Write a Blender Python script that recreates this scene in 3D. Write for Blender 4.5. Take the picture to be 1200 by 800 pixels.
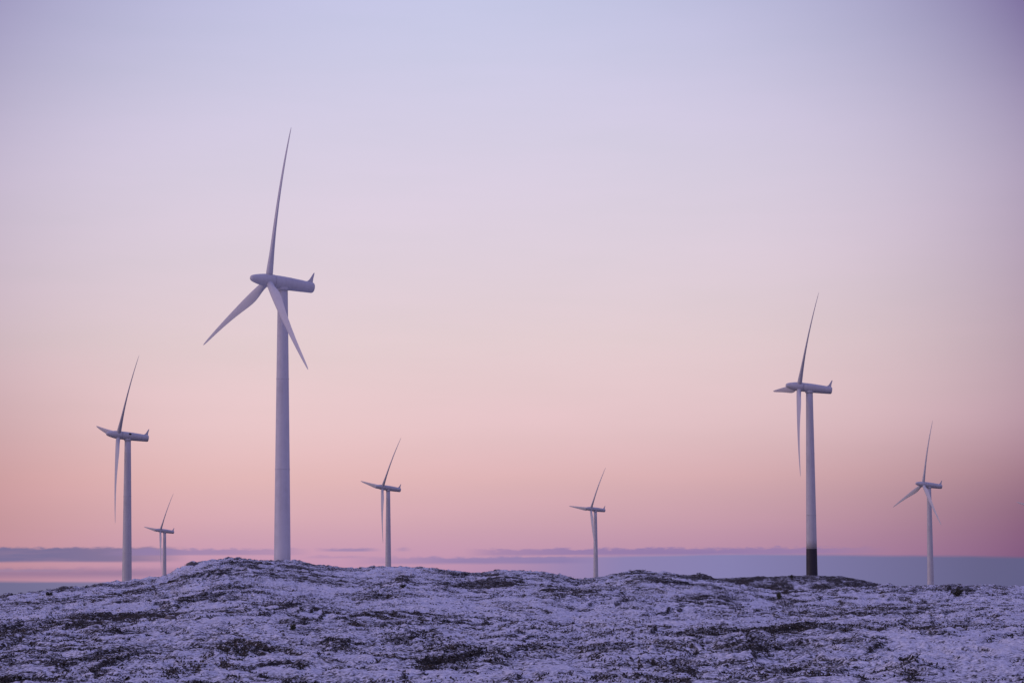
import bpy, bmesh, math, random
import numpy as np
from mathutils import Vector, Matrix

for o in list(bpy.data.objects):
    bpy.data.objects.remove(o)
SC = bpy.context.scene
COL = SC.collection
rad = math.radians
random.seed(7)
RNG = np.random.default_rng(11)

# ------------------------------------------------------------------ camera
FPX = 3333.3            # focal length in pixels of a 1200 px wide frame (a 100 mm lens)
HORIZ = 690.0           # picture height of the horizon
PITCH = math.atan((HORIZ - 400.0) / FPX)
ROLL = rad(0.3)
CAMZ = 3.0
F = Vector((0, math.cos(PITCH), math.sin(PITCH)))
R0 = Vector((1, 0, 0)); U0 = Vector((0, -math.sin(PITCH), math.cos(PITCH)))
UP = U0 * math.cos(ROLL) + R0 * math.sin(ROLL)
RT = R0 * math.cos(ROLL) - U0 * math.sin(ROLL)
cam_d = bpy.data.cameras.new('camera')
cam_d.sensor_width = 36.0
cam_d.lens = 36.0 * FPX / 1200.0
cam_d.clip_start = 0.5
cam_d.clip_end = 200000.0
cam = bpy.data.objects.new('camera', cam_d)
COL.objects.link(cam)
cam.matrix_world = Matrix(((RT.x, UP.x, -F.x, 0), (RT.y, UP.y, -F.y, 0), (RT.z, UP.z, -F.z, CAMZ), (0, 0, 0, 1)))
SC.camera = cam


def azel(x, y):
    """azimuth (from +Y towards +X) and elevation of the sight line through a picture point"""
    d = F + RT * ((x - 600) / FPX) - UP * ((y - 400) / FPX)
    return math.atan2(d.x, d.y), math.atan2(d.z, math.hypot(d.x, d.y))


def lin(r, g, b):
    f = lambda c: (c / 255 / 12.92) if c <= 10 else ((c / 255 + 0.055) / 1.055) ** 2.4
    return (f(r), f(g), f(b), 1.0)


# ------------------------------------------------------------------ node helper
class NT:
    def __init__(s, tree):
        s.t = tree; s.n = tree.nodes; s.l = tree.links

    def node(s, kind, **kw):
        nd = s.n.new(kind)
        for k, v in kw.items():
            setattr(nd, k, v)
        return nd

    def put(s, sock, v):
        if isinstance(v, bpy.types.NodeSocket):
            s.l.new(v, sock)
        else:
            sock.default_value = v

    def m(s, op, a, b=None, c=None, clamp=False):
        nd = s.node('ShaderNodeMath', operation=op, use_clamp=clamp)
        s.put(nd.inputs[0], a)
        if b is not None: s.put(nd.inputs[1], b)
        if c is not None: s.put(nd.inputs[2], c)
        return nd.outputs[0]

    def step(s, x, a, b):
        nd = s.node('ShaderNodeMapRange', interpolation_type='SMOOTHSTEP')
        nd.clamp = True
        s.put(nd.inputs['Value'], x)
        s.put(nd.inputs['From Min'], a); s.put(nd.inputs['From Max'], b)
        return nd.outputs['Result']

    def lerp(s, x, a, b, c, d):
        nd = s.node('ShaderNodeMapRange'); nd.clamp = True
        for k, v in zip(('Value', 'From Min', 'From Max', 'To Min', 'To Max'), (x, a, b, c, d)):
            s.put(nd.inputs[k], v)
        return nd.outputs['Result']

    def ramp(s, x, stops, interp='LINEAR'):
        nd = s.node('ShaderNodeValToRGB'); cr = nd.color_ramp
        cr.interpolation = interp
        while len(cr.elements) < len(stops):
            cr.elements.new(0.5)
        for e, (p, c) in zip(cr.elements, stops):
            e.position = p; e.color = c
        s.put(nd.inputs[0], x)
        return nd.outputs[0]

    def mix(s, f, a, b, mode='MIX'):
        nd = s.node('ShaderNodeMix', data_type='RGBA', blend_type=mode)
        s.put(nd.inputs[0], f); s.put(nd.inputs[6], a); s.put(nd.inputs[7], b)
        return nd.outputs[2]

    def noise(s, vec, scale, detail=3.0, rough=0.55, lac=2.0):
        nd = s.node('ShaderNodeTexNoise')
        s.put(nd.inputs['Vector'], vec)
        nd.inputs['Scale'].default_value = scale
        nd.inputs['Detail'].default_value = detail
        nd.inputs['Roughness'].default_value = rough
        nd.inputs['Lacunarity'].default_value = lac
        return nd.outputs['Fac']


# ------------------------------------------------------------------ sky
SUN_EL = rad(1.0); SUN_AZ = rad(-100.0)       # the last glow stands left of and behind the camera
world = bpy.data.worlds.new('World')
SC.world = world
world.use_nodes = True
W = NT(world.node_tree)
W.n.clear()
tc = W.node('ShaderNodeTexCoord')
sep = W.node('ShaderNodeSeparateXYZ'); W.l.new(tc.outputs['Generated'], sep.inputs[0])
wx, wy, wz = sep.outputs
EL = W.m('ARCSINE', wz)
AZ = W.m('ARCTAN2', wx, wy)
X = W.m('MULTIPLY', AZ, FPX)                                  # azimuth from the view axis, 3333 to the radian
Y = W.m('MULTIPLY', EL, FPX)                                  # elevation, same unit
# twilight arch opposite the sun: earth shadow, belt of venus, pale band, lavender, blue
def yy(y): return (HORIZ - y)
SKY = [(690, (176, 138, 174)), (676, (184, 141, 175)), (650, (192, 148, 176)), (630, (198, 155, 176)), (610, (205, 163, 177)), (560, (219, 178, 182)),
       (500, (226, 193, 198)), (450, (227, 199, 204)), (400, (225, 203, 208)), (340, (223, 205, 215)), (290, (221, 206, 220)),
       (200, (215, 205, 225)), (150, (211, 204, 227)), (60, (202, 201, 229)), (10, (198, 199, 230)), (-100, (188, 192, 228)), (-300, (165, 175, 222)), (-800, (140, 148, 210))]
stops = [((yy(y)) / 1600.0, lin(*c)) for y, c in SKY]
base = W.ramp(W.m('DIVIDE', Y, 1600.0), stops)
# left is a little warmer near the horizon; lens vignetting painted into the sky: darker to the sides, above and low right
warm = W.m('MULTIPLY', W.step(X, -300.0, -720.0), W.m('SUBTRACT', 1.0, W.step(Y, 60.0, 330.0)))
base = W.mix(W.m('MULTIPLY', warm, 0.55), base, lin(222, 164, 158))
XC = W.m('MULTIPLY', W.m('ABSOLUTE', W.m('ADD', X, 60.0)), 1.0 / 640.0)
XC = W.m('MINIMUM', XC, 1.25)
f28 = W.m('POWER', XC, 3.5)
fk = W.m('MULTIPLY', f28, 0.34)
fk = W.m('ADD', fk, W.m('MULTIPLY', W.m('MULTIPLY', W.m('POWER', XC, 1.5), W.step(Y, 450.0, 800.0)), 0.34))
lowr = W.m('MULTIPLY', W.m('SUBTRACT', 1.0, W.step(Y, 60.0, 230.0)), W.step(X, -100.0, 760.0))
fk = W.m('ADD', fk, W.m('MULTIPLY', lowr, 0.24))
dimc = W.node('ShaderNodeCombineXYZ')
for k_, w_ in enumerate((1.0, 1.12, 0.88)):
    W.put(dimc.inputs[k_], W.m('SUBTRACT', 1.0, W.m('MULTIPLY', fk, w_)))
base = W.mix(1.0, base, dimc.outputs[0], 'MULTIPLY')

# the glow is strongest low down, left of centre
gx = W.m('MULTIPLY', W.m('ADD', X, 330.0), 1.0 / 260.0)
gl = W.m('MULTIPLY', W.m('EXPONENT', W.m('MULTIPLY', W.m('MULTIPLY', gx, gx), -1.0)), W.m('SUBTRACT', 1.0, W.step(Y, 60.0, 360.0)))
gc = W.node('ShaderNodeCombineXYZ')
for k_, w_ in enumerate((0.10, 0.09, 0.05)):
    W.put(gc.inputs[k_], W.m('ADD', 1.0, W.m('MULTIPLY', gl, w_)))
base = W.mix(1.0, base, gc.outputs[0], 'MULTIPLY')

# barely visible high veil
vv = W.node('ShaderNodeCombineXYZ')
W.put(vv.inputs[0], W.m('MULTIPLY', X, 0.0028)); W.put(vv.inputs[1], W.m('MULTIPLY', Y, 0.016)); vv.inputs[2].default_value = 1.7
veil = W.lerp(W.noise(vv.outputs[0], 1.0, 4.0, 0.55), 0.3, 0.7, 0.978, 1.022)
vc = W.node('ShaderNodeCombineXYZ')
W.put(vc.inputs[0], veil); W.put(vc.inputs[1], W.m('POWER', veil, 0.5)); W.put(vc.inputs[2], W.m('POWER', veil, 0.8))
base = W.mix(1.0, base, vc.outputs[0], 'MULTIPLY')

# low cloud bank / earth shadow near the horizon
sv = W.node('ShaderNodeCombineXYZ')
W.put(sv.inputs[0], W.m('MULTIPLY', X, 0.010)); W.put(sv.inputs[1], W.m('MULTIPLY', Y, 0.11)); sv.inputs[2].default_value = 3.3
n1 = W.noise(sv.outputs[0], 1.0, 4.0, 0.6)
sv2 = W.node('ShaderNodeCombineXYZ')
W.put(sv2.inputs[0], W.m('MULTIPLY', X, 0.06)); W.put(sv2.inputs[1], W.m('MULTIPLY', Y, 0.2)); sv2.inputs[2].default_value = 8.1
n2 = W.noise(sv2.outputs[0], 1.0, 4.0, 0.6)
wob = W.m('MULTIPLY', W.m('SUBTRACT', n1, 0.5), 5.0)
wob2 = W.m('MULTIPLY', W.m('SUBTRACT', n2, 0.45), 18.0)


def xs(x): return (x - 600.0)
def u01(x): return (x - 600.0 + 1500.0) / 3000.0
Xn = W.lerp(X, -1500.0, 1500.0, 0.0, 1.0)


def along(pts):
    """a value that changes with azimuth: pts = (picture x, value), value 0..1"""
    return W.ramp(Xn, [(u01(x), (v, v, v, 1)) for x, v in pts])


# top of the shadow bank (in units of 60 above the horizon line)
top = W.m('MULTIPLY', along([(-300, .17), (0, .20), (140, .17), (260, .08), (420, .06), (480, .06), (500, .60), (690, .62), (850, .66), (1000, .62), (1200, .56), (1600, .5)]), 60.0)
bank = W.step(W.m('SUBTRACT', Y, W.m('ADD', top, W.m('MULTIPLY', wob, 0.7))), 2.4, -2.4)
bank = W.m('MULTIPLY', bank, along([(-300, 1), (140, .95), (270, .4), (430, 0), (520, 0), (600, .3), (660, .7), (730, .95), (1300, 1)]))
bankc = W.ramp(Xn, [(u01(x), lin(*c)) for x, c in [(-200, (98, 98, 135)), (20, (109, 109, 146)), (150, (124, 120, 160)), (420, (140, 126, 172)), (640, (141, 130, 178)), (850, (131, 128, 177)), (1000, (116, 114, 158)), (1144, (99, 98, 137)), (1300, (90, 90, 130))]])
base = W.mix(bank, base, bankc)


def strip(base, ylo, yhi, prof, col, soft=2.0, w=0.5):
    lo = W.step(W.m('ADD', Y, W.m('MULTIPLY', wob, w)), yy(ylo) - soft, yy(ylo) + soft)
    hi_ = W.step(W.m('ADD', Y, W.m('MULTIPLY', wob2, w)), yy(yhi) + soft, yy(yhi) - soft)
    f = W.m('MULTIPLY', W.m('MULTIPLY', W.m('MULTIPLY', lo, hi_), along(prof)), W.lerp(n1, 0.3, 0.55, 0.84, 1.0))
    return W.mix(f, base, col)


grey = lin(142, 125, 172)
base = strip(base, 674, 664, [(-500, .65), (160, .65), (270, .25), (360, 0)], lin(134, 112, 150), 5.0, 0.3)
base = strip(base, 656, 639, [(-500, 1), (-200, 1), (60, .97), (140, .85), (190, .55), (222, 0)], lin(117, 110, 150), 2.0, 0.5)
base = strip(base, 649, 641, [(120, 0), (170, .7), (260, .7), (330, .45), (365, 0)], grey, 1.4, 0.5)
base = strip(base, 667, 664, [(-300, .8), (40, .8), (90, .6), (106, 0)], lin(158, 130, 162), 1.2, 0.3)
base = strip(base, 645, 641, [(370, 0), (390, .65), (425, .7), (446, 0), (460, 0), (468, .5), (480, 0)], grey, 1.2, 0.35)
base = strip(base, 653, 650, [(350, 0), (375, .3), (410, .3), (440, 0)], grey, 1.0, 0.4)
base = strip(base, 660, 652, [(400, 0), (450, .35), (520, .75), (600, .85), (660, .85), (700, 0)], lin(138, 124, 172), 2.0, 0.5)
base = strip(base, 650.5, 643, [(545, 0), (580, .5), (660, .75), (760, .85), (860, .85), (960, .6), (1040, 0)], lin(138, 119, 170), 1.8, 0.7)

# away from this part of the sky it is plain blue twilight
away = W.step(W.m('ABSOLUTE', W.m('ADD', AZ, 0.03)), rad(16), rad(60))
high = W.step(EL, rad(15), rad(42))
glow = W.m('MULTIPLY', W.m('ADD', W.m('SINE', W.m('MULTIPLY', AZ, -1.0)), 1.0), 0.5)      # 1 to the left, where the sun has set, 0 to the right
domeh = W.mix(glow, lin(151, 136, 177), lin(196, 172, 196))
dome = W.mix(W.step(EL, 0.0, rad(60)), domeh, lin(142, 142, 213))
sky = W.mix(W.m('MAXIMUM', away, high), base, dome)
below = W.step(EL, rad(-0.2), rad(-1.2))
sky = W.mix(below, sky, lin(110, 112, 150))
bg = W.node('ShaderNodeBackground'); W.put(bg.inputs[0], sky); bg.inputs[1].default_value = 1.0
ns = W.node('ShaderNodeTexSky'); ns.sky_type = 'NISHITA'; ns.sun_disc = False
ns.sun_elevation = SUN_EL; ns.sun_rotation = SUN_AZ
bg2 = W.node('ShaderNodeBackground'); W.put(bg2.inputs[0], ns.outputs[0]); bg2.inputs[1].default_value = 0.012
add = W.node('ShaderNodeAddShader')
W.l.new(bg.outputs[0], add.inputs[0]); W.l.new(bg2.outputs[0], add.inputs[1])
out = W.node('ShaderNodeOutputWorld'); W.l.new(add.outputs[0], out.inputs[0])

# ------------------------------------------------------------------ sun (already at the horizon: a broad faint glow)
sd = bpy.data.lights.new('sun', 'SUN')
sd.energy = 0.6; sd.angle = rad(35); sd.color = (1.0, 0.74, 0.72)
so = bpy.data.objects.new('sun', sd); COL.objects.link(so)
e_ = rad(12)
to_sun = Vector((math.sin(SUN_AZ) * math.cos(e_), math.cos(SUN_AZ) * math.cos(e_), math.sin(e_)))
so.rotation_euler = to_sun.to_track_quat('Z', 'Y').to_euler()
so.location = to_sun * 300

vs = SC.view_settings
vs.view_transform = 'Standard'; vs.look = 'None'; vs.exposure = 0.0; vs.gamma = 1.0; vs.use_curve_mapping = False


# ------------------------------------------------------------------ materials
def new_mat(name):
    m = bpy.data.materials.new(name); m.use_nodes = True
    t = NT(m.node_tree)
    return m, t, m.node_tree.nodes['Principled BSDF']


def paint(name, col, rough=0.42, stain=0.14, streak=True):
    m, t, p = new_mat(name)
    co = t.node('ShaderNodeTexCoord').outputs['Object']
    mp = t.node('ShaderNodeMapping'); t.l.new(co, mp.inputs[0]); mp.inputs['Scale'].default_value = (1.2, 1.2, 0.06)
    a = t.noise(mp.outputs[0], 1.0, 5.0, 0.6)
    b = t.noise(co, 0.35, 4.0, 0.6)
    f = t.m('MULTIPLY', t.step(t.m('ADD', t.m('MULTIPLY', a, 0.6), t.m('MULTIPLY', b, 0.4)), 0.42, 0.7), stain)
    dirty = tuple(c * 0.55 for c in col[:3]) + (1,)
    t.put(p.inputs['Base Color'], t.mix(f, col, dirty))
    t.put(p.inputs['Roughness'], t.lerp(b, 0.3, 0.7, rough - 0.06, rough + 0.1))
    p.inputs['Specular IOR Level'].default_value = 0.35
    return m


M_TOWER = paint('tower_paint', (0.59, 0.58, 0.595, 1), 0.5, 0.36)
M_NAC = paint('nacelle_paint', (0.54, 0.54, 0.56, 1), 0.45, 0.25)
M_BLADE = paint('blade_paint', (0.56, 0.56, 0.58, 1), 0.4, 0.2)
M_SLEEVE = paint('dark_base_paint', (0.032, 0.032, 0.044, 1), 0.55, 0.3)
M_VENT = paint('dark_vent', (0.02, 0.02, 0.022, 1), 0.6, 0.1)
M_CONC = paint('foundation_concrete', (0.34, 0.33, 0.32, 1), 0.85, 0.4)

# ------------------------------------------------------------------ noise for the ground
def lattice(ix, iy, seed):
    h = (ix.astype(np.int64) * 374761393 + iy.astype(np.int64) * 668265263 + seed * 974634777) & 0xFFFFFFFF
    h = ((h ^ (h >> 13)) * 1274126177) & 0xFFFFFFFF
    h = (h ^ (h >> 16)) & 0xFFFFFFFF
    return h.astype(np.float64) / 4294967295.0


def vnoise(x, y, seed):
    x0 = np.floor(x); y0 = np.floor(y)
    fx = x - x0; fy = y - y0
    fx = fx * fx * fx * (fx * (fx * 6 - 15) + 10); fy = fy * fy * fy * (fy * (fy * 6 - 15) + 10)
    ix = x0.astype(np.int64); iy = y0.astype(np.int64)
    a = lattice(ix, iy, seed); b = lattice(ix + 1, iy, seed)
    c = lattice(ix, iy + 1, seed); d = lattice(ix + 1, iy + 1, seed)
    return (a * (1 - fx) + b * fx) * (1 - fy) + (c * (1 - fx) + d * fx) * fy


def fbm(x, y, wl, seed, octs=3, gain=0.5):
    s = 0; amp = 1.0; tot = 0
    for k in range(octs):
        ca, sa = math.cos(0.7 * k + 0.3), math.sin(0.7 * k + 0.3)
        s = s + amp * vnoise((x * ca - y * sa) / wl, (x * sa + y * ca) / wl, seed + 17 * k)
        tot += amp; amp *= gain; wl *= 0.49
    return s / tot - 0.5


def sstep(x, a, b):
    t = np.clip((x - a) / (b - a), 0, 1)
    return t * t * (3 - 2 * t)


# ------------------------------------------------------------------ turbines: where they stand
# rotor centre, yaw, rotor angle, tilt
TURB = [
    dict(P=(-64.6, 752.3, 85.0), yaw=29.4, th=-9.6, tilt=5.8, label='largest wind turbine, rising behind the snowy hilltop with its rotor high in the sky'),
    dict(P=(-168.2, 1212.9, 69.4), yaw=21.3, th=-38.4, tilt=5.9, label='wind turbine with a dark vent on its nacelle, behind the left slope'),
    dict(P=(112.3, 1110.9, 81.3), yaw=8.0, th=-31.5, tilt=6.3, label='wind turbine with a dark band around its tower foot, on a heathy knoll'),
    dict(P=(-87.8, 1918.5, 71.8), yaw=24.1, th=-38.0, tilt=7.5, label='distant wind turbine just right of the largest one, its tower meeting the snowy crest'),
    dict(P=(65.2, 2380.0, 69.4), yaw=24.6, th=-35.1, tilt=5.3, label='small wind turbine in the dip between two hummocks, lower blade crossing its tower'),
    dict(P=(-321.5, 2598.9, 58.0), yaw=28.2, th=-35.9, tilt=6.8, label='smallest fully visible wind turbine, low behind the slope between the two left towers'),
    dict(P=(261.3, 1812.2, 68.1), yaw=18.7, th=-10.8, tilt=6.3, label='plain distant wind turbine right of the dark footed one, two lower blades spread apart'),
    dict(P=(467.5, 2520.0, 71.5), yaw=22.0, th=-40.0, tilt=6.0, label='wind turbine cut off by the right edge, only the tip of one blade showing'),
]
OVER = 4.1            # rotor overhang in front of the tower
AXZ = 73.5            # height of the nacelle axis above the foot
for t in TURB:
    b = rad(t['tilt']); a = rad(t['yaw'])
    lx = -OVER * math.cos(b)
    t['base'] = (t['P'][0] - lx * math.cos(a), t['P'][1] - lx * math.sin(a), t['P'][2] - AXZ - OVER * math.sin(b))

# ------------------------------------------------------------------ ground shape
RIDGE = [(-400, 730), (-100, 712), (0, 702), (30, 698), (60, 695.5), (120, 686.5), (150, 683.5), (200, 674), (225, 665), (258, 659), (290, 656), (330, 658.5), (345, 659),
         (380, 663.5), (420, 665), (440, 663.5), (470, 662), (500, 664.5), (530, 668), (560, 672), (590, 669.5), (640, 671.5), (660, 676.5), (678, 680),
         (700, 675), (745, 667.5), (790, 671.5), (830, 677), (870, 686), (905, 694), (950, 692.5), (990, 690.5), (1045, 690.5), (1080, 690.5), (1120, 688.5),
         (1150, 687.5), (1200, 689.5), (1300, 693), (1600, 705)]
RID_AZ = np.array([azel(x, y)[0] for x, y in RIDGE]); RID_EL = np.array([azel(x, y)[1] for x, y in RIDGE])
KNOLL = [(700, 715), (790, 684), (840, 678.5), (870, 677.5), (905, 676.5), (925, 675.5), (950, 675.5), (985, 676), (1010, 680.5), (1045, 689), (1070, 697), (1120, 720)]
KN_AZ = np.array([azel(x, y)[0] for x, y in KNOLL]); KN_EL = np.array([azel(x, y)[1] for x, y in KNOLL])
RR_PTS = [(-600, 300), (0, 300), (150, 350), (300, 400), (450, 430), (560, 400), (680, 380), (745, 400), (900, 330), (1100, 320), (1200, 330), (1800, 300)]
RR_AZ = np.array([azel(x, 680)[0] for x, _ in RR_PTS]); RR_R = np.array([r for _, r in RR_PTS], float)
R_NEAR = 88.0
BASES = np.array([t['base'] for t in TURB])

# patches where the heather shows through: picture x, y, half width, half height, strength, rise in metres
PATCH = [(285, 664, 70, 8, .9, .3), (250, 662, 34, 6, .8, .2), (330, 672, 60, 8, .6, .2), (60, 746, 90, 13, .9, 0), (15, 752, 40, 16, .8, 0), (130, 735, 110, 9, .7, 0),
         (265, 699, 50, 9, .8, .2), (40, 722, 40, 8, .5, 0), (200, 722, 16, 6, .7, .4), (150, 708, 60, 7, .4, 0), (335, 716, 70, 12, .6, .2), (450, 702, 60, 6, .6, .1),
         (420, 698, 40, 6, .6, 0), (472, 685, 9, 5, .9, .3), (520, 697, 26, 8, .6, .2), (430, 727, 60, 6, .5, 0), (270, 757, 25, 6, .7, 0), (150, 770, 50, 5, .6, 0),
         (60, 795, 60, 6, .7, 0), (150, 796, 60, 6, .7, 0), (395, 760, 25, 5, .8, .1), (465, 752, 30, 5, .6, .1), (585, 768, 22, 6, .9, .1), (540, 766, 40, 8, .6, .2),
         (580, 684, 26, 5, .9, .3), (545, 678, 40, 5, .5, .2), (690, 703, 44, 10, 1., .9), (650, 706, 40, 7, .6, .3), (760, 688, 34, 8, .75, .4), (740, 672, 36, 5, .8, .2),
         (815, 677, 26, 6, .9, .2), (855, 681, 26, 5, .8, .1), (885, 692, 40, 5, .9, .2), (920, 692, 20, 6, .8, .2), (840, 699, 44, 6, .5, .2), (720, 762, 55, 8, .8, .2), (640, 763, 60, 6, .6, 0),
         (790, 763, 40, 7, .7, .1), (815, 752, 22, 4, .8, .1), (870, 768, 45, 14, .8, .3), (945, 748, 60, 6, .9, .2), (1010, 765, 50, 5, .6, .1), (1090, 757, 45, 5, .9, .2),
         (960, 770, 50, 6, .5, .1), (1070, 788, 40, 9, .9, .4), (790, 792, 26, 4, .7, .1), (1050, 719, 40, 4, .5, .1), (1060, 697, 80, 5, .5, .2), (1120, 695, 26, 4, .6, .1),
         (1175, 692, 30, 4, .5, .1), (990, 714, 40, 4, .4, 0), (1150, 742, 50, 5, .4, 0), (660, 680, 40, 5, .5, .2), (370, 672, 20, 5, .6, .1), (615, 738, 30, 4, .5, 0), (1040, 742, 60, 4, .5, 0)]


def base_ground(xw, yw):
    r = np.hypot(xw, yw); az = np.arctan2(xw, yw)
    rr = np.interp(az, RR_AZ, RR_R)
    el = np.interp(az, RID_AZ, RID_EL)
    zr = CAMZ + rr * np.tan(el)
    zn = 0.0
    t = np.clip((r - R_NEAR) / (rr - R_NEAR), 0, None)
    zf = zn + (zr - zn) * (0.8 * np.minimum(t, 1) + 0.2 * np.minimum(t, 1) ** 2) + (1.3 - 0.0) * sstep(r, R_NEAR, 5)
    # behind the crest the ground drops to a plateau that carries the turbines
    far = np.full_like(r, -16.0) - 3.0 * sstep(r, 1500, 3200)
    wsum = np.zeros_like(r); acc = np.zeros_like(r); wmax = np.zeros_like(r)
    for bx, by, bz in BASES:
        d2 = ((xw - bx) ** 2 + (yw - by) ** 2)
        w = np.exp(-d2 / (2 * (0.055 * math.hypot(bx, by)) ** 2))
        acc += w * bz; wsum += w; wmax = np.maximum(wmax, w)
    tgt = np.where(wsum > 1e-6, acc / np.maximum(wsum, 1e-6), far)
    wm = sstep(wmax, 0.0, 0.85)
    far = far * (1 - wm) + tgt * wm
    far = np.minimum(far, CAMZ + r * np.tan(el) - 0.0012 * r - 0.5)      # never hides the sky above the crest
    kn = np.interp(az, KN_AZ, KN_EL)
    zk = CAMZ + np.minimum(r, 1085) * np.tan(kn)
    fk = sstep(r, 960, 1050) * sstep(r, 1210, 1135)
    fk = fk * sstep(az, KN_AZ[0], KN_AZ[2]) * sstep(az, KN_AZ[-1], KN_AZ[-3])
    far = far * (1 - fk) + np.maximum(zk, far) * fk
    back = sstep(r, rr, rr + 170)
    sink = -135.0 * sstep(r, 3100, 5200)
    z = np.where(r <= rr, zf, zr * (1 - back) + far * back)
    return z + sink, r, az, rr


# position of the heather patches on the ground
def ground_hit(px, py):
    az, el = azel(px, py)
    rs = np.linspace(40, 1150, 6000)
    z, _, _, rr = base_ground(np.sin(az) * rs, np.cos(az) * rs)
    e = np.arctan2(z - CAMZ, rs)
    lim = rr[0] if not (780 < px < 1050 and py < 690) else 1100
    ok = np.where((e >= el) & (rs < lim * 1.01))[0]
    if len(ok): return az, rs[ok[0]]
    return az, rr[0]


PG = []
for px, py, hw, hh, s, rise in PATCH:
    az, r = ground_hit(px, py)
    _, r1 = ground_hit(px, py - hh); _, r2 = ground_hit(px, min(py + hh, 802))
    s = min(1.0, s) * (1.3 if py < 712 else 1.0)
    PG.append((az, r, (1.0 if py < 712 else 0.85) * hw / FPX, min(max((r1 - r2) * 0.5, 4.0), 0.11 * r), s, rise))


def full_ground(xw, yw):
    z, r, az, rr = base_ground(xw, yw)
    heath = np.zeros_like(r); lift = np.zeros_like(r)
    nn = fbm(xw, yw, 9.0, 401, 3)
    nf = fbm(xw, yw * 0.6, 2.6, 431, 3, 0.6)
    for a, pr, ha, hr, s, rise in PG:
        q = ((az - a) / ha) ** 2 + ((r - pr) / hr) ** 2
        k = np.exp(-0.9 * q)
        heath = np.maximum(heath, 0.8 * s * sstep(k + 1.5 * (nn + nf) * (k > 0.02), 0.12, 0.95))
        lift += rise * np.exp(-1.2 * q)
    near = sstep(r, 30, 80) * sstep(r, 1300, 600)
    crest = 1 - 0.45 * np.exp(-((r - rr) / 26.0) ** 2)
    amp = near * crest
    und = 1.05 * fbm(xw, yw, 46.0, 31, 2) + 0.55 * fbm(xw, yw * 0.8, 17.0, 57, 2)
    mid = 0.40 * fbm(xw, yw, 5.5, 91, 2)
    rid = 1 - 2 * np.abs(fbm(xw, yw, 2.3, 77, 2))
    tus = fbm(xw, yw, 0.95, 123, 3, 0.6)
    tus2 = fbm(xw, yw, 0.42, 223, 2, 0.6)
    z = z + amp * (und + lift) + near * ((0.5 + 0.5 * crest) * mid + 0.10 * (rid - 0.5)
        + (0.30 + 0.18 * heath) * tus + 0.18 * tus2)
    # small broken ledges: flat treads with snow, short steep risers without
    led = fbm(xw, yw * 0.55, 8.0, 811, 3, 0.55) * 9.0 + 0.10 * und
    fl = np.floor(led); fr = led - fl
    z = z + near * (0.20 + 0.10 * sstep(r, 120, 350)) * (fl + sstep(fr, 0.0, 0.28) - led * 0.75)
    riser = sstep(fr, 0.0, 0.08) * sstep(fr, 0.34, 0.22) * near
    edge = np.exp(-((r - rr) / 22.0) ** 2)
    z = z - 0.32 * edge * sstep(az, RID_AZ[8], RID_AZ[12]) + edge * (0.9 * fbm(xw, yw * 0.6, 6.0, 611, 3, 0.65) + 0.95 * fbm(xw, yw * 0.7, 2.4, 617, 3, 0.65))
    knoll = sstep(r, 900, 1000)
    z = z + knoll * sstep(r, 1600, 1200) * (1.1 * fbm(xw, yw, 2.6, 311, 3, 0.6) + 0.7 * fbm(xw, yw, 9.0, 317, 2))
    z = z + sstep(r, 1300, 1700) * 3.0 * fbm(xw, yw, 90.0, 331, 4)
    low = fbm(xw, yw, 26.0, 501, 3)
    mott = fbm(xw, yw * 0.5, 2.0, 701, 3, 0.65) * sstep(r, 120, 330)
    rug = fbm(xw, yw * 0.5, 14.0, 721, 3, 0.6)
    heath = np.clip(heath + 1.6 * mott + riser * np.clip(0.5 + 2.0 * rug, 0, 0.9) + 0.5 * rug + 0.55 * nf + 0.06 + knoll * 1.6 * fbm(xw, yw, 4.5, 711, 3, 0.6) + 0.26 * sstep(low + 0.3 * nn, 0.02, 0.26) + 0.42 * np.exp(-((r - rr) / 20.0) ** 2) * sstep(low + nn, -.25, .1) + knoll * 1.15, -0.3, 1.5)
    hollow = -tus
    return z, heath, hollow


def grid_mesh(name, xs_, ys_, zs, nrow, ncol, wrap=False):
    v = np.stack([xs_, ys_, zs], -1).reshape(-1, 3).astype(np.float32)
    i = np.arange(nrow - 1)[:, None]; j = np.arange(ncol if wrap else ncol - 1)[None, :]
    j2 = (j + 1) % ncol
    q = np.stack([i * ncol + j, i * ncol + j2, (i + 1) * ncol + j2, (i + 1) * ncol + j], -1)[..., ::-1].reshape(-1, 4)
    me = bpy.data.meshes.new(name)
    me.vertices.add(len(v)); me.vertices.foreach_set('co', v.ravel())
    me.loops.add(q.size); me.loops.foreach_set('vertex_index', q.ravel().astype(np.int32))
    me.polygons.add(len(q)); me.polygons.foreach_set('loop_start', np.arange(0, q.size, 4, dtype=np.int32))
    me.polygons.foreach_set('use_smooth', np.ones(len(q), dtype=bool))
    me.update(calc_edges=True)
    return me


AZ_F = np.linspace(rad(-12.5), rad(12.5), 1350)
AZ_C = np.concatenate([np.linspace(rad(12.5), rad(30), 60)[1:], np.linspace(rad(30), rad(330), 70)[1:], np.linspace(rad(330), rad(347.5), 60)[1:-1]])
AZS = np.concatenate([AZ_F, AZ_C])
RS = np.concatenate([np.geomspace(1.5, 70, 40), np.geomspace(70, 450, 860)[1:], np.linspace(450, 1000, 60)[1:], np.linspace(1000, 1140, 110)[1:],
                     np.geomspace(1140, 5300, 70)[1:]])
AA, RRm = np.meshgrid(AZS, RS)
GX = np.sin(AA) * RRm; GY = np.cos(AA) * RRm
GZ, GH, GHO = full_ground(GX, GY)
me = grid_mesh('snowy_ground', GX, GY, GZ, len(RS), len(AZS), True)
at = me.attributes.new('heath', 'FLOAT', 'POINT'); at.data.foreach_set('value', GH.ravel().astype(np.float32))
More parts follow.
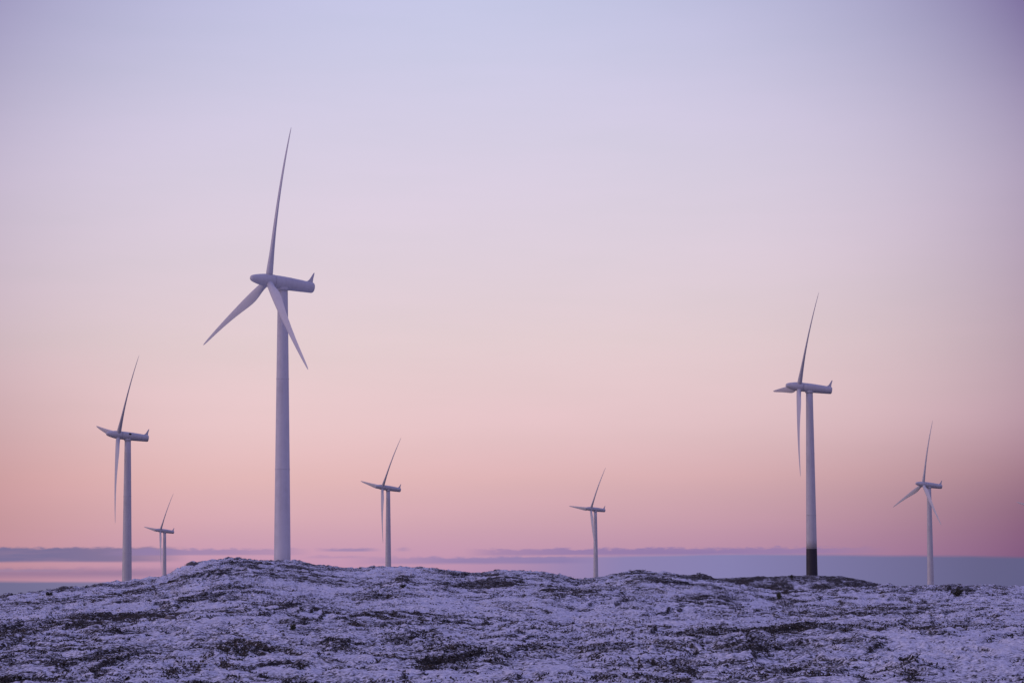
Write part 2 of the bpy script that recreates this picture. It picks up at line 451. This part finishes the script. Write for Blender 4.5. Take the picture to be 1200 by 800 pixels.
at = me.attributes.new('hollow', 'FLOAT', 'POINT'); at.data.foreach_set('value', GHO.ravel().astype(np.float32))
ground = bpy.data.objects.new('ground', me); COL.objects.link(ground)
ground['kind'] = 'structure'
ground['label'] = 'rolling heath dusted with thin snow, dark heather showing through'


def snow_nodes(t, p):
    co = t.node('ShaderNodeTexCoord').outputs['Object']
    geo = t.node('ShaderNodeNewGeometry')
    sp = t.node('ShaderNodeSeparateXYZ'); t.l.new(geo.outputs['Normal'], sp.inputs[0])
    at = t.node('ShaderNodeAttribute', attribute_name='heath').outputs['Fac']
    ho = t.node('ShaderNodeAttribute', attribute_name='hollow').outputs['Fac']
    fine = t.noise(co, 6.5, 5.0, 0.72)
    mid = t.noise(co, 1.5, 4.0, 0.6)
    big = t.noise(co, 0.12, 3.0, 0.55)
    steep = t.m('SUBTRACT', 1.0, sp.outputs[2])
    s = t.m('ADD', t.m('MULTIPLY', fine, 1.25), t.m('MULTIPLY', mid, 0.10))                 # about .6
    s = t.m('SUBTRACT', s, t.m('MULTIPLY', steep, 0.55))
    s = t.m('SUBTRACT', s, t.m('MULTIPLY', ho, 0.30))
    s = t.m('SUBTRACT', s, t.m('MULTIPLY', at, 0.20))
    s = t.m('ADD', s, t.m('MULTIPLY', t.m('SUBTRACT', big, 0.5), 0.4))
    snow = t.step(s, 0.43, 0.64)
    veg = t.mix(t.step(mid, 0.35, 0.65), (0.018, 0.017, 0.015, 1), (0.050, 0.042, 0.032, 1))
    veg = t.mix(t.m('MULTIPLY', t.step(fine, 0.55, 0.7), 0.6), veg, (0.085, 0.078, 0.062, 1))
    sn = t.mix(t.step(fine, 0.42, 0.66), (0.56, 0.57, 0.63, 1), (0.86, 0.88, 0.93, 1))
    t.put(p.inputs['Base Color'], t.mix(snow, veg, sn))
    t.put(p.inputs['Roughness'], t.lerp(snow, 0, 1, 0.9, 0.65))
    p.inputs['Specular IOR Level'].default_value = 0.2
    bp = t.node('ShaderNodeBump'); bp.inputs['Strength'].default_value = 0.8; bp.inputs['Distance'].default_value = 0.12
    t.put(bp.inputs['Height'], t.m('ADD', fine, t.m('MULTIPLY', snow, 0.3)))
    t.l.new(bp.outputs[0], p.inputs['Normal'])


mg, tg, pg_ = new_mat('thin_snow_on_heath')
snow_nodes(tg, pg_)
me.materials.append(mg)

# the sea far below
bm = bmesh.new()
ringN = 96
prev = None
for r in (4300.0, 9000.0, 30000.0, 90000.0):
    ring = [bm.verts.new((math.sin(k / ringN * 2 * math.pi) * r, math.cos(k / ringN * 2 * math.pi) * r, -140.0)) for k in range(ringN)]
    if prev:
        for k in range(ringN):
            bm.faces.new((prev[k], ring[k], ring[(k + 1) % ringN], prev[(k + 1) % ringN])).normal_flip()
    prev = ring
me = bpy.data.meshes.new('water'); bm.to_mesh(me); bm.free()
water = bpy.data.objects.new('water', me); COL.objects.link(water); water['kind'] = 'structure'
water['label'] = 'calm grey blue sea along the horizon'
mw, tw, pw = new_mat('sea'); me.materials.append(mw)
pw.inputs['Base Color'].default_value = (0.03, 0.045, 0.08, 1); pw.inputs['Roughness'].default_value = 0.25
wb = tw.node('ShaderNodeBump'); wb.inputs['Strength'].default_value = 0.2; wb.inputs['Distance'].default_value = 1.0
tw.put(wb.inputs['Height'], tw.noise(tw.node('ShaderNodeTexCoord').outputs['Object'], 0.02, 4.0, 0.6)); tw.l.new(wb.outputs[0], pw.inputs['Normal'])


# ------------------------------------------------------------------ heather: sprigs standing out of the snow
def sprigs(name, label, n, seed, thr, rmin, rmax, hgt, mat, azmax=12.0, crest=False):
    g = np.random.default_rng(seed)
    m = n * 14
    az = g.uniform(rad(-azmax), rad(azmax), m)
    r = rmin * (rmax / rmin) ** g.uniform(0, 1, m) if not crest else np.interp(az, RR_AZ, RR_R) + g.normal(0, 5, m)
    x = np.sin(az) * r; y = np.cos(az) * r
    z, h, ho = full_ground(x, y)
    pr = np.clip((h - thr) * 1.6, 0, 1) ** 1.3 * 0.5 + 0.16 * sstep(fbm(x, y * 0.5, 6.0, 733, 3), -0.1, 0.2)
    keep = np.where(g.uniform(0, 1, m) < pr)[0][:n]
    x, y, z, h, r = x[keep], y[keep], z[keep], h[keep], r[keep]
    N = len(x); K = 6
    ang = g.uniform(0, 2 * math.pi, (N, K)); lean = g.uniform(0.3, 2.6, (N, K))
    H = (hgt * g.uniform(0.5, 1.25, (N, 1)) * g.uniform(0.5, 1.1, (N, K)))
    wd = 0.022 + 0.00009 * r[:, None] + 0 * H
    sx = x[:, None] + g.normal(0, 0.13, (N, K)); sy = y[:, None] + g.normal(0, 0.13, (N, K)); sz = z[:, None] - 0.04 + 0 * H
    tx = sx + np.cos(ang) * lean * H * 0.7; ty = sy + np.sin(ang) * lean * H * 0.7; tz = sz + H
    pa = ang + math.pi / 2
    v = np.empty((N, K, 4, 3), np.float32)
    v[..., 0, :] = np.stack([sx - np.cos(pa) * wd, sy - np.sin(pa) * wd, sz], -1)
    v[..., 1, :] = np.stack([sx + np.cos(pa) * wd, sy + np.sin(pa) * wd, sz], -1)
    mx, my, mz = (sx * .45 + tx * .55), (sy * .45 + ty * .55), (sz * .35 + tz * .65)
    v[..., 2, :] = np.stack([mx + np.cos(pa) * wd * 1.4, my + np.sin(pa) * wd * 1.4, mz], -1)
    v[..., 3, :] = np.stack([tx, ty, tz], -1)
    v = v.reshape(-1, 3); nq = N * K
    idx = np.arange(nq * 4, dtype=np.int32)
    me = bpy.data.meshes.new(name)
    me.vertices.add(len(v)); me.vertices.foreach_set('co', v.ravel())
    me.loops.add(len(idx)); me.loops.foreach_set('vertex_index', idx)
    me.polygons.add(nq); me.polygons.foreach_set('loop_start', np.arange(0, nq * 4, 4, dtype=np.int32))
    me.update(calc_edges=True)
    me.materials.append(mat)
    o = bpy.data.objects.new(name, me); COL.objects.link(o)
    o['kind'] = 'stuff'; o['label'] = label; o['category'] = 'heather'
    return o


mh, th_, ph = new_mat('heather_twigs')
hc = th_.node('ShaderNodeTexCoord').outputs['Object']
hn = th_.noise(hc, 2.2, 3.0, 0.6)
hs = th_.noise(hc, 9.0, 2.0, 0.6)
hcol = th_.mix(th_.step(hn, 0.35, 0.65), (0.018, 0.017, 0.014, 1), (0.055, 0.045, 0.032, 1))
th_.put(ph.inputs['Base Color'], th_.mix(th_.step(hs, 0.57, 0.66), hcol, (0.6, 0.62, 0.68, 1)))
ph.inputs['Roughness'].default_value = 0.9
sprigs('heather', 'dark low heather and dry grass poking through the thin snow', 60000, 5, 0.25, 84, 460, 0.095, mh)


# ------------------------------------------------------------------ mesh helpers
def link(name, bm, mat, parent=None, smooth=True, sharp=None):
    bmesh.ops.recalc_face_normals(bm, faces=bm.faces)
    me = bpy.data.meshes.new(name)
    for f in bm.faces: f.smooth = smooth
    if sharp:
        for e in bm.edges:
            if len(e.link_faces) == 2 and e.calc_face_angle(0) > sharp: e.smooth = False
    bm.to_mesh(me); bm.free()
    me.materials.append(mat)
    o = bpy.data.objects.new(name, me); COL.objects.link(o)
    if parent: o.parent = parent
    return o


def rings(bm, loops, cap0=True, cap1=True):
    L = [[bm.verts.new(p) for p in lp] for lp in loops]
    n = len(L[0])
    for a, b in zip(L, L[1:]):
        for k in range(n):
            bm.faces.new((a[k], a[(k + 1) % n], b[(k + 1) % n], b[k]))
    if cap0: bm.faces.new(L[0][::-1])
    if cap1: bm.faces.new(L[-1])
    return L


def circ_z(r, z, n=48): return [(r * math.cos(2 * math.pi * k / n), r * math.sin(2 * math.pi * k / n), z) for k in range(n)]
def circ_x(r, x, n=40, dz=0.0): return [(x, r * math.cos(2 * math.pi * k / n), dz + r * math.sin(2 * math.pi * k / n)) for k in range(n)]


R_FOOT, R_TOP, Z_TOP = 2.2, 1.33, 72.0
def tower_r(z):
    t = max(0.0, min(1.0, z / Z_TOP))
    return R_FOOT + (R_TOP - R_FOOT) * (0.9 * t + 0.1 * t * t)


def tower_bm(z0):
    bm = bmesh.new()
    zs_ = sorted(set([z0] + [z for z in (2, 6, 10.7, 14, 18, 23.9, 30, 36, 42, 47.9, 54, 60, 66) if z > z0] + [Z_TOP]))
    rings(bm, [circ_z(tower_r(z), z, 64) for z in zs_])
    return bm


def flange_bm(z):
    bm = bmesh.new()
    r = tower_r(z)
    rings(bm, [circ_z(r - 0.05, z - 0.13, 64), circ_z(r + 0.06, z - 0.12, 64), circ_z(r + 0.06, z + 0.12, 64), circ_z(r - 0.05, z + 0.13, 64)])
    return bm


def blade_bm():
    # radius, chord, thickness ratio, twist
    st = [(1.0, 1.8, 1.0, 0), (2.4, 1.82, 1.0, 4), (3.6, 1.95, .9, 9), (5.0, 2.25, .74, 12), (6.6, 2.62, .57, 13), (8.4, 2.9, .46, 12), (10.5, 2.98, .39, 10),
          (13, 2.85, .34, 8), (16, 2.56, .32, 6.3), (20, 2.16, .3, 4.6), (24, 1.83, .285, 3.2), (28, 1.52, .27, 2.0), (32, 1.24, .26, 1.1), (35.5, .98, .26, .5),
          (38.3, .74, .26, 0), (40.0, .52, .26, 0), (40.9, .3, .26, 0), (41.2, .07, .3, 0)]
    N = 28
    loops = []
    for r, c, tk, tw in st:
        round_ = max(0.0, min(1.0, (tk - .4) / .6))
        off = 0.5 * round_ + 0.30 * (1 - round_)           # pitch axis along the chord
        cone = -3.2 * (r / 41.2) + 2.4 * (r / 41.2) ** 2
        lp = []
        for k in range(N):
            a = 2 * math.pi * k / N
            s = 0.5 - 0.5 * math.cos(a)                    # 0 leading, 1 trailing
            yt = 5 * tk * (0.2969 * math.sqrt(max(s, 0)) - 0.126 * s - 0.3516 * s * s + 0.2843 * s ** 3 - 0.1015 * s ** 4)
            foil = yt if a <= math.pi else -yt * 0.8
            ci = 0.5 * math.sin(a)
            th = (round_ * ci * min(tk, 1.0) + (1 - round_) * foil) * c
            ch = (s - off) * c
            t = rad(tw + 4.5)
            y = ch * math.cos(t) + th * math.sin(t) * 0
            x = ch * math.sin(t)
            x += th * math.cos(t); y += -th * math.sin(t)
            lp.append((x + cone, y, r))
        loops.append(lp)
    bm = bmesh.new(); rings(bm, loops)
    return bm


def hub_bm():
    # spinner: blunt cone in front (-X), short drum behind the blades
    pr = [(-5.42, .02), (-5.40, .22), (-5.30, .5), (-5.1, .70), (-4.7, .9), (-4.0, 1.13), (-3.0, 1.37), (-2.0, 1.57), (-1.2, 1.68), (-.5, 1.76), (.3, 1.79), (1.35, 1.79), (1.5, 1.74), (1.52, 1.4)]
    bm = bmesh.new(); rings(bm, [circ_x(r, x, 48) for x, r in pr])
    return bm


def nacelle_bm():
    # long round canister, thinner towards the tail; local origin on the tower axis
    pr = [(-2.52, 1.45), (-2.5, 1.66), (-2.35, 1.74), (-1.0, 1.77), (.6, 1.76), (2.2, 1.72), (4.2, 1.64), (6.2, 1.54), (8.0, 1.46), (8.5, 1.43), (8.78, 1.36), (8.94, 1.22), (9.0, 1.0), (9.0, .3)]
    bm = bmesh.new(); rings(bm, [circ_x(r, x, 48) for x, r in pr])
    return bm


def seam_bm(x, r):
    bm = bmesh.new(); rings(bm, [circ_x(r - .06, x - .09, 48), circ_x(r + .025, x - .08, 48), circ_x(r + .025, x + .08, 48), circ_x(r - .06, x + .09, 48)])
    return bm


def fin_bm():
    # swept tail fin on top of the tail, thickness tapering upwards
    prof = [(6.55, 1.40), (7.15, 1.62), (7.65, 2.05), (8.05, 2.75), (8.45, 3.55), (8.75, 4.05), (8.98, 4.1), (8.9, 3.4), (8.72, 2.4), (8.66, 1.35)]
    bm = bmesh.new()
    side = []
    for s in (-1, 1):
        side.append([bm.verts.new((x, s * (0.17 - 0.045 * (z - 1.4)), z)) for x, z in prof])
    n = len(prof)
    for k in range(n):
        bm.faces.new((side[0][k], side[0][(k + 1) % n], side[1][(k + 1) % n], side[1][k]))
    bm.faces.new(side[0]); bm.faces.new(side[1][::-1])
    return bm


def collar_bm():
    bm = bmesh.new(); rings(bm, [circ_z(1.5, 71.5, 48), circ_z(1.6, 71.6, 48), circ_z(1.6, 72.15, 48), circ_z(1.45, 72.4, 48)])
    return bm


def vent_bm():
    bm = bmesh.new()
    a0 = rad(30)     # on the flank that faces the camera
    loops = []
    for d in (1.68, 1.84):
        lp = []
        for k in range(16):
            t = 2 * math.pi * k / 16
            dx = 0.62 * math.cos(t); da = 0.25 * math.sin(t)
            lp.append((.6 + dx, -d * math.cos(a0 + da), d * math.sin(a0 + da)))
        loops.append(lp)
    rings(bm, loops)
    return bm


GROUP = 'white three bladed wind turbines on the heath'
root = bpy.data.objects.new('wind_turbine', None); COL.objects.link(root)
root.empty_display_size = 3
root['category'] = 'wind turbine'; root['group'] = GROUP
tower = link('tower', tower_bm(-6.0), M_TOWER, root)
link('tower_flange', flange_bm(23.9), M_TOWER, tower); link('tower_flange', flange_bm(47.9), M_TOWER, tower)
link('yaw_collar', collar_bm(), M_NAC, root)
nac = link('nacelle', nacelle_bm(), M_NAC, root, sharp=rad(50))
link('nacelle_seam', seam_bm(2.0, 1.727), M_NAC, nac); link('nacelle_seam', seam_bm(5.4, 1.58), M_NAC, nac)
link('tail_fin', fin_bm(), M_NAC, nac, sharp=rad(40))
hub = link('hub', hub_bm(), M_NAC, root)
bl = blade_bm()
b0 = link('blade', bl, M_BLADE, hub)
for k in (1, 2):
    b = b0.copy(); COL.objects.link(b); b.parent = hub; b.rotation_euler = (-rad(120 * k), 0, 0)


def copy_tree(o, parent=None):
    c = o.copy(); COL.objects.link(c)
    if parent: c.parent = parent
    for ch in list(o.children): copy_tree(ch, c)
    return c


def child(o, kind):
    return [c for c in o.children if c.name.split('.')[0] == kind][0]


trees = [root] + [copy_tree(root) for _ in TURB[1:]]
for i, (o, t) in enumerate(zip(trees, TURB)):
    b = rad(t['tilt'])
    o.location = t['base']; o.rotation_euler = (0, 0, rad(t['yaw']))
    o['label'] = t['label']
    n = child(o, 'nacelle'); n.location = (0, 0, AXZ); n.rotation_euler = (0, b, 0)
    h = child(o, 'hub'); h.location = (-OVER * math.cos(b), 0, AXZ + OVER * math.sin(b)); h.rotation_euler = (-rad(t['th']), b, 0)
link('vent', vent_bm(), M_VENT, child(trees[1], 'nacelle'), sharp=rad(40))['label'] = 'dark round vent on the flank of the nacelle'

# the dark foot band and its foundation
rt = trees[2]
old = child(rt, 'tower')
new = tower_bm(10.7)
mesh_tmp = bpy.data.meshes.new('tower_upper')
bmesh.ops.recalc_face_normals(new, faces=new.faces)
for f in new.faces: f.smooth = True
new.to_mesh(mesh_tmp); new.free(); mesh_tmp.materials.append(M_TOWER); old.data = mesh_tmp
bm = bmesh.new(); rings(bm, [circ_z(tower_r(0) + .02, 0.25, 64), circ_z(tower_r(5) + .02, 5, 64), circ_z(tower_r(10.7) + .02, 10.69, 64)])
link('tower_base', bm, M_SLEEVE, rt, sharp=rad(50))['label'] = 'dark painted band around the tower foot'
bm = bmesh.new(); rings(bm, [circ_z(2.75, -3.0, 48), circ_z(2.75, .1, 48), circ_z(2.65, .25, 48), circ_z(1.5, .26, 48)])
link('foundation', bm, M_CONC, rt, sharp=rad(40))


# ------------------------------------------------------------------ single shrubs and stones
mb, tb, pb = new_mat('shrub_leaves')
bn = tb.noise(tb.node('ShaderNodeTexCoord').outputs['Object'], 9.0, 2.0, 0.6)
tb.put(pb.inputs['Base Color'], tb.mix(tb.step(bn, 0.35, 0.65), (0.022, 0.026, 0.016, 1), (0.07, 0.066, 0.04, 1))); pb.inputs['Roughness'].default_value = 0.85
mbg, tbg, pbg = new_mat('shrub_leaves_green')
pbn = tbg.noise(tbg.node('ShaderNodeTexCoord').outputs['Object'], 9.0, 2.0, 0.6)
tbg.put(pbg.inputs['Base Color'], tbg.mix(tbg.step(pbn, 0.35, 0.65), (0.05, 0.06, 0.03, 1), (0.13, 0.13, 0.07, 1))); pbg.inputs['Roughness'].default_value = 0.85
mt, tt, pt = new_mat('twig_bark')
tt.put(pt.inputs['Base Color'], tt.mix(tt.noise(tt.node('ShaderNodeTexCoord').outputs['Object'], 12.0), (0.03, 0.025, 0.02, 1), (0.08, 0.06, 0.05, 1))); pt.inputs['Roughness'].default_value = 0.9
mr, trk, prk = new_mat('stone_under_snow')
rg = trk.node('ShaderNodeNewGeometry'); rsp = trk.node('ShaderNodeSeparateXYZ'); trk.l.new(rg.outputs['Normal'], rsp.inputs[0])
rn = trk.noise(trk.node('ShaderNodeTexCoord').outputs['Object'], 3.0, 4.0, 0.6)
rs_ = trk.step(trk.m('ADD', rsp.outputs[2], trk.m('MULTIPLY', rn, 0.8)), 1.12, 1.4)
rock = trk.mix(rn, (0.05, 0.045, 0.045, 1), (0.14, 0.13, 0.125, 1))
trk.put(prk.inputs['Base Color'], trk.mix(rs_, rock, (0.76, 0.78, 0.84, 1))); prk.inputs['Roughness'].default_value = 0.85


def stand(px, py):
    """the first point of the ground seen along the sight line, or the skyline if the line passes above it"""
    az, el = azel(px, py)
    far = 1120.0 if 900 < px < 1040 and py < 690 else float(np.interp(az, RR_AZ, RR_R)) * 1.04
    rs = np.linspace(84, far, 9000)
    z, _, _ = full_ground(np.sin(az) * rs, np.cos(az) * rs)
    e = np.arctan2(z - CAMZ, rs)
    ok = np.where(e >= el)[0]
    k = int(ok[0]) if len(ok) else int(np.argmax(e))
    return math.sin(az) * rs[k], math.cos(az) * rs[k], float(z[k]), float(rs[k])


def shrub(px, py, wpx, hpx, label, mat, seed):
    x, y, z, r = stand(px, py)
    g = random.Random(seed)
    w = wpx / FPX * r; h = hpx / FPX * r
    o = bpy.data.objects.new('shrub', None); COL.objects.link(o); o.location = (x, y, z - 0.05)
    o['label'] = label; o['category'] = 'shrub'; o['group'] = 'single shrubs on the heath'
    bm = bmesh.new(); tips_ = []
    for k in range(16):
        a = g.uniform(0, 6.28); l = g.uniform(.2, 1)
        tip = Vector((math.cos(a) * l * w / 2, math.sin(a) * l * w / 2, h * g.uniform(.45, .95) * (1.05 - .45 * l)))
        tips_.append(tip)
        b = Vector((math.cos(a) * .05 * w, math.sin(a) * .05 * w, 0)); m_ = (b + tip) * .5 + Vector((0, 0, h * .08))
        lp = []
        for p, rr_ in ((b, .035 * h), (m_, .022 * h), (tip, .006 * h)):
            lp.append([p + Vector((math.cos(q) * rr_, math.sin(q) * rr_, 0)) for q in (0, 1.57, 3.14, 4.71)])
        rings(bm, lp)
    link('twigs', bm, mt, o)
    bm = bmesh.new()
    for k in range(520):
        tp = g.choice(tips_); s = g.uniform(.25, 1.05) ** .6
        c = tp * s + Vector((g.gauss(0, .07 * w), g.gauss(0, .07 * w), g.gauss(0, .07 * h)))
        if c.z < 0: continue
        d1 = Vector((g.uniform(-1, 1), g.uniform(-1, 1), g.uniform(-.6, 1))).normalized(); d2 = d1.orthogonal().normalized()
        d2.rotate(Matrix.Rotation(g.uniform(0, 6.28), 3, d1))
        L = g.uniform(.06, .12) * h * 1.1; B = L * .5
        bm.faces.new([bm.verts.new(q) for q in (c - d1 * L, c + d2 * B, c + d1 * L, c - d2 * B)])
    me = bpy.data.meshes.new('foliage'); bm.to_mesh(me); bm.free(); me.materials.append(mat)
    f = bpy.data.objects.new('foliage', me); COL.objects.link(f); f.parent = o
    return o


shrub(1122, 698, 15, 12, 'dark rounded shrub on the snowy crest near the right edge', mb, 1)
shrub(57, 697, 9, 6, 'tiny dark shrub on the skyline of the far left slope', mb, 2)
shrub(913, 701, 6, 9, 'small greenish shrub at the foot of the knoll below the dark footed turbine', mbg, 3)
shrub(472, 688, 10, 6, 'dark shrub on the snowy hillside below the mid distant turbine', mb, 4)
shrub(343, 737, 7, 9, 'small upright greenish sapling on snow below the largest turbine', mbg, 5)
shrub(928, 677, 4, 4.5, 'tiny dark sprig on the knoll just left of the dark tower foot', mb, 6)


def boulder(px, py, wpx, hpx, label, seed):
    x, y, z, r = stand(px, py)
    w = wpx / FPX * r; h = hpx / FPX * r
    bm = bmesh.new()
    bmesh.ops.create_icosphere(bm, subdivisions=4, radius=1.0)
    for v in bm.verts:
        p = np.array([v.co.x, v.co.y, v.co.z]) * 1.3 + seed * 3.1
        n = float(fbm(np.array([p[0] + p[2] * .7]), np.array([p[1] - p[2] * .5]), 1.0, 900 + seed, 3)[0])
        v.co *= 1 + .5 * n
        v.co.x *= w / 2; v.co.y *= w * .4; v.co.z *= h
    o = link('boulder', bm, mr)
    o.location = (x, y, z - h * .15); o.rotation_euler = (0, 0, seed)
    o['label'] = label; o['category'] = 'boulder'; o['group'] = 'boulders on the heath'
    return o


boulder(226, 662, 20, 6.0, 'low dark boulder on the skyline just left of the snowy hilltop', 1)
boulder(200, 725, 17, 6, 'dark snow flecked boulder in the middle of the left slope', 2)
boulder(578, 673, 12, 2.6, 'small dark boulder on the crest between the two central turbines', 3)
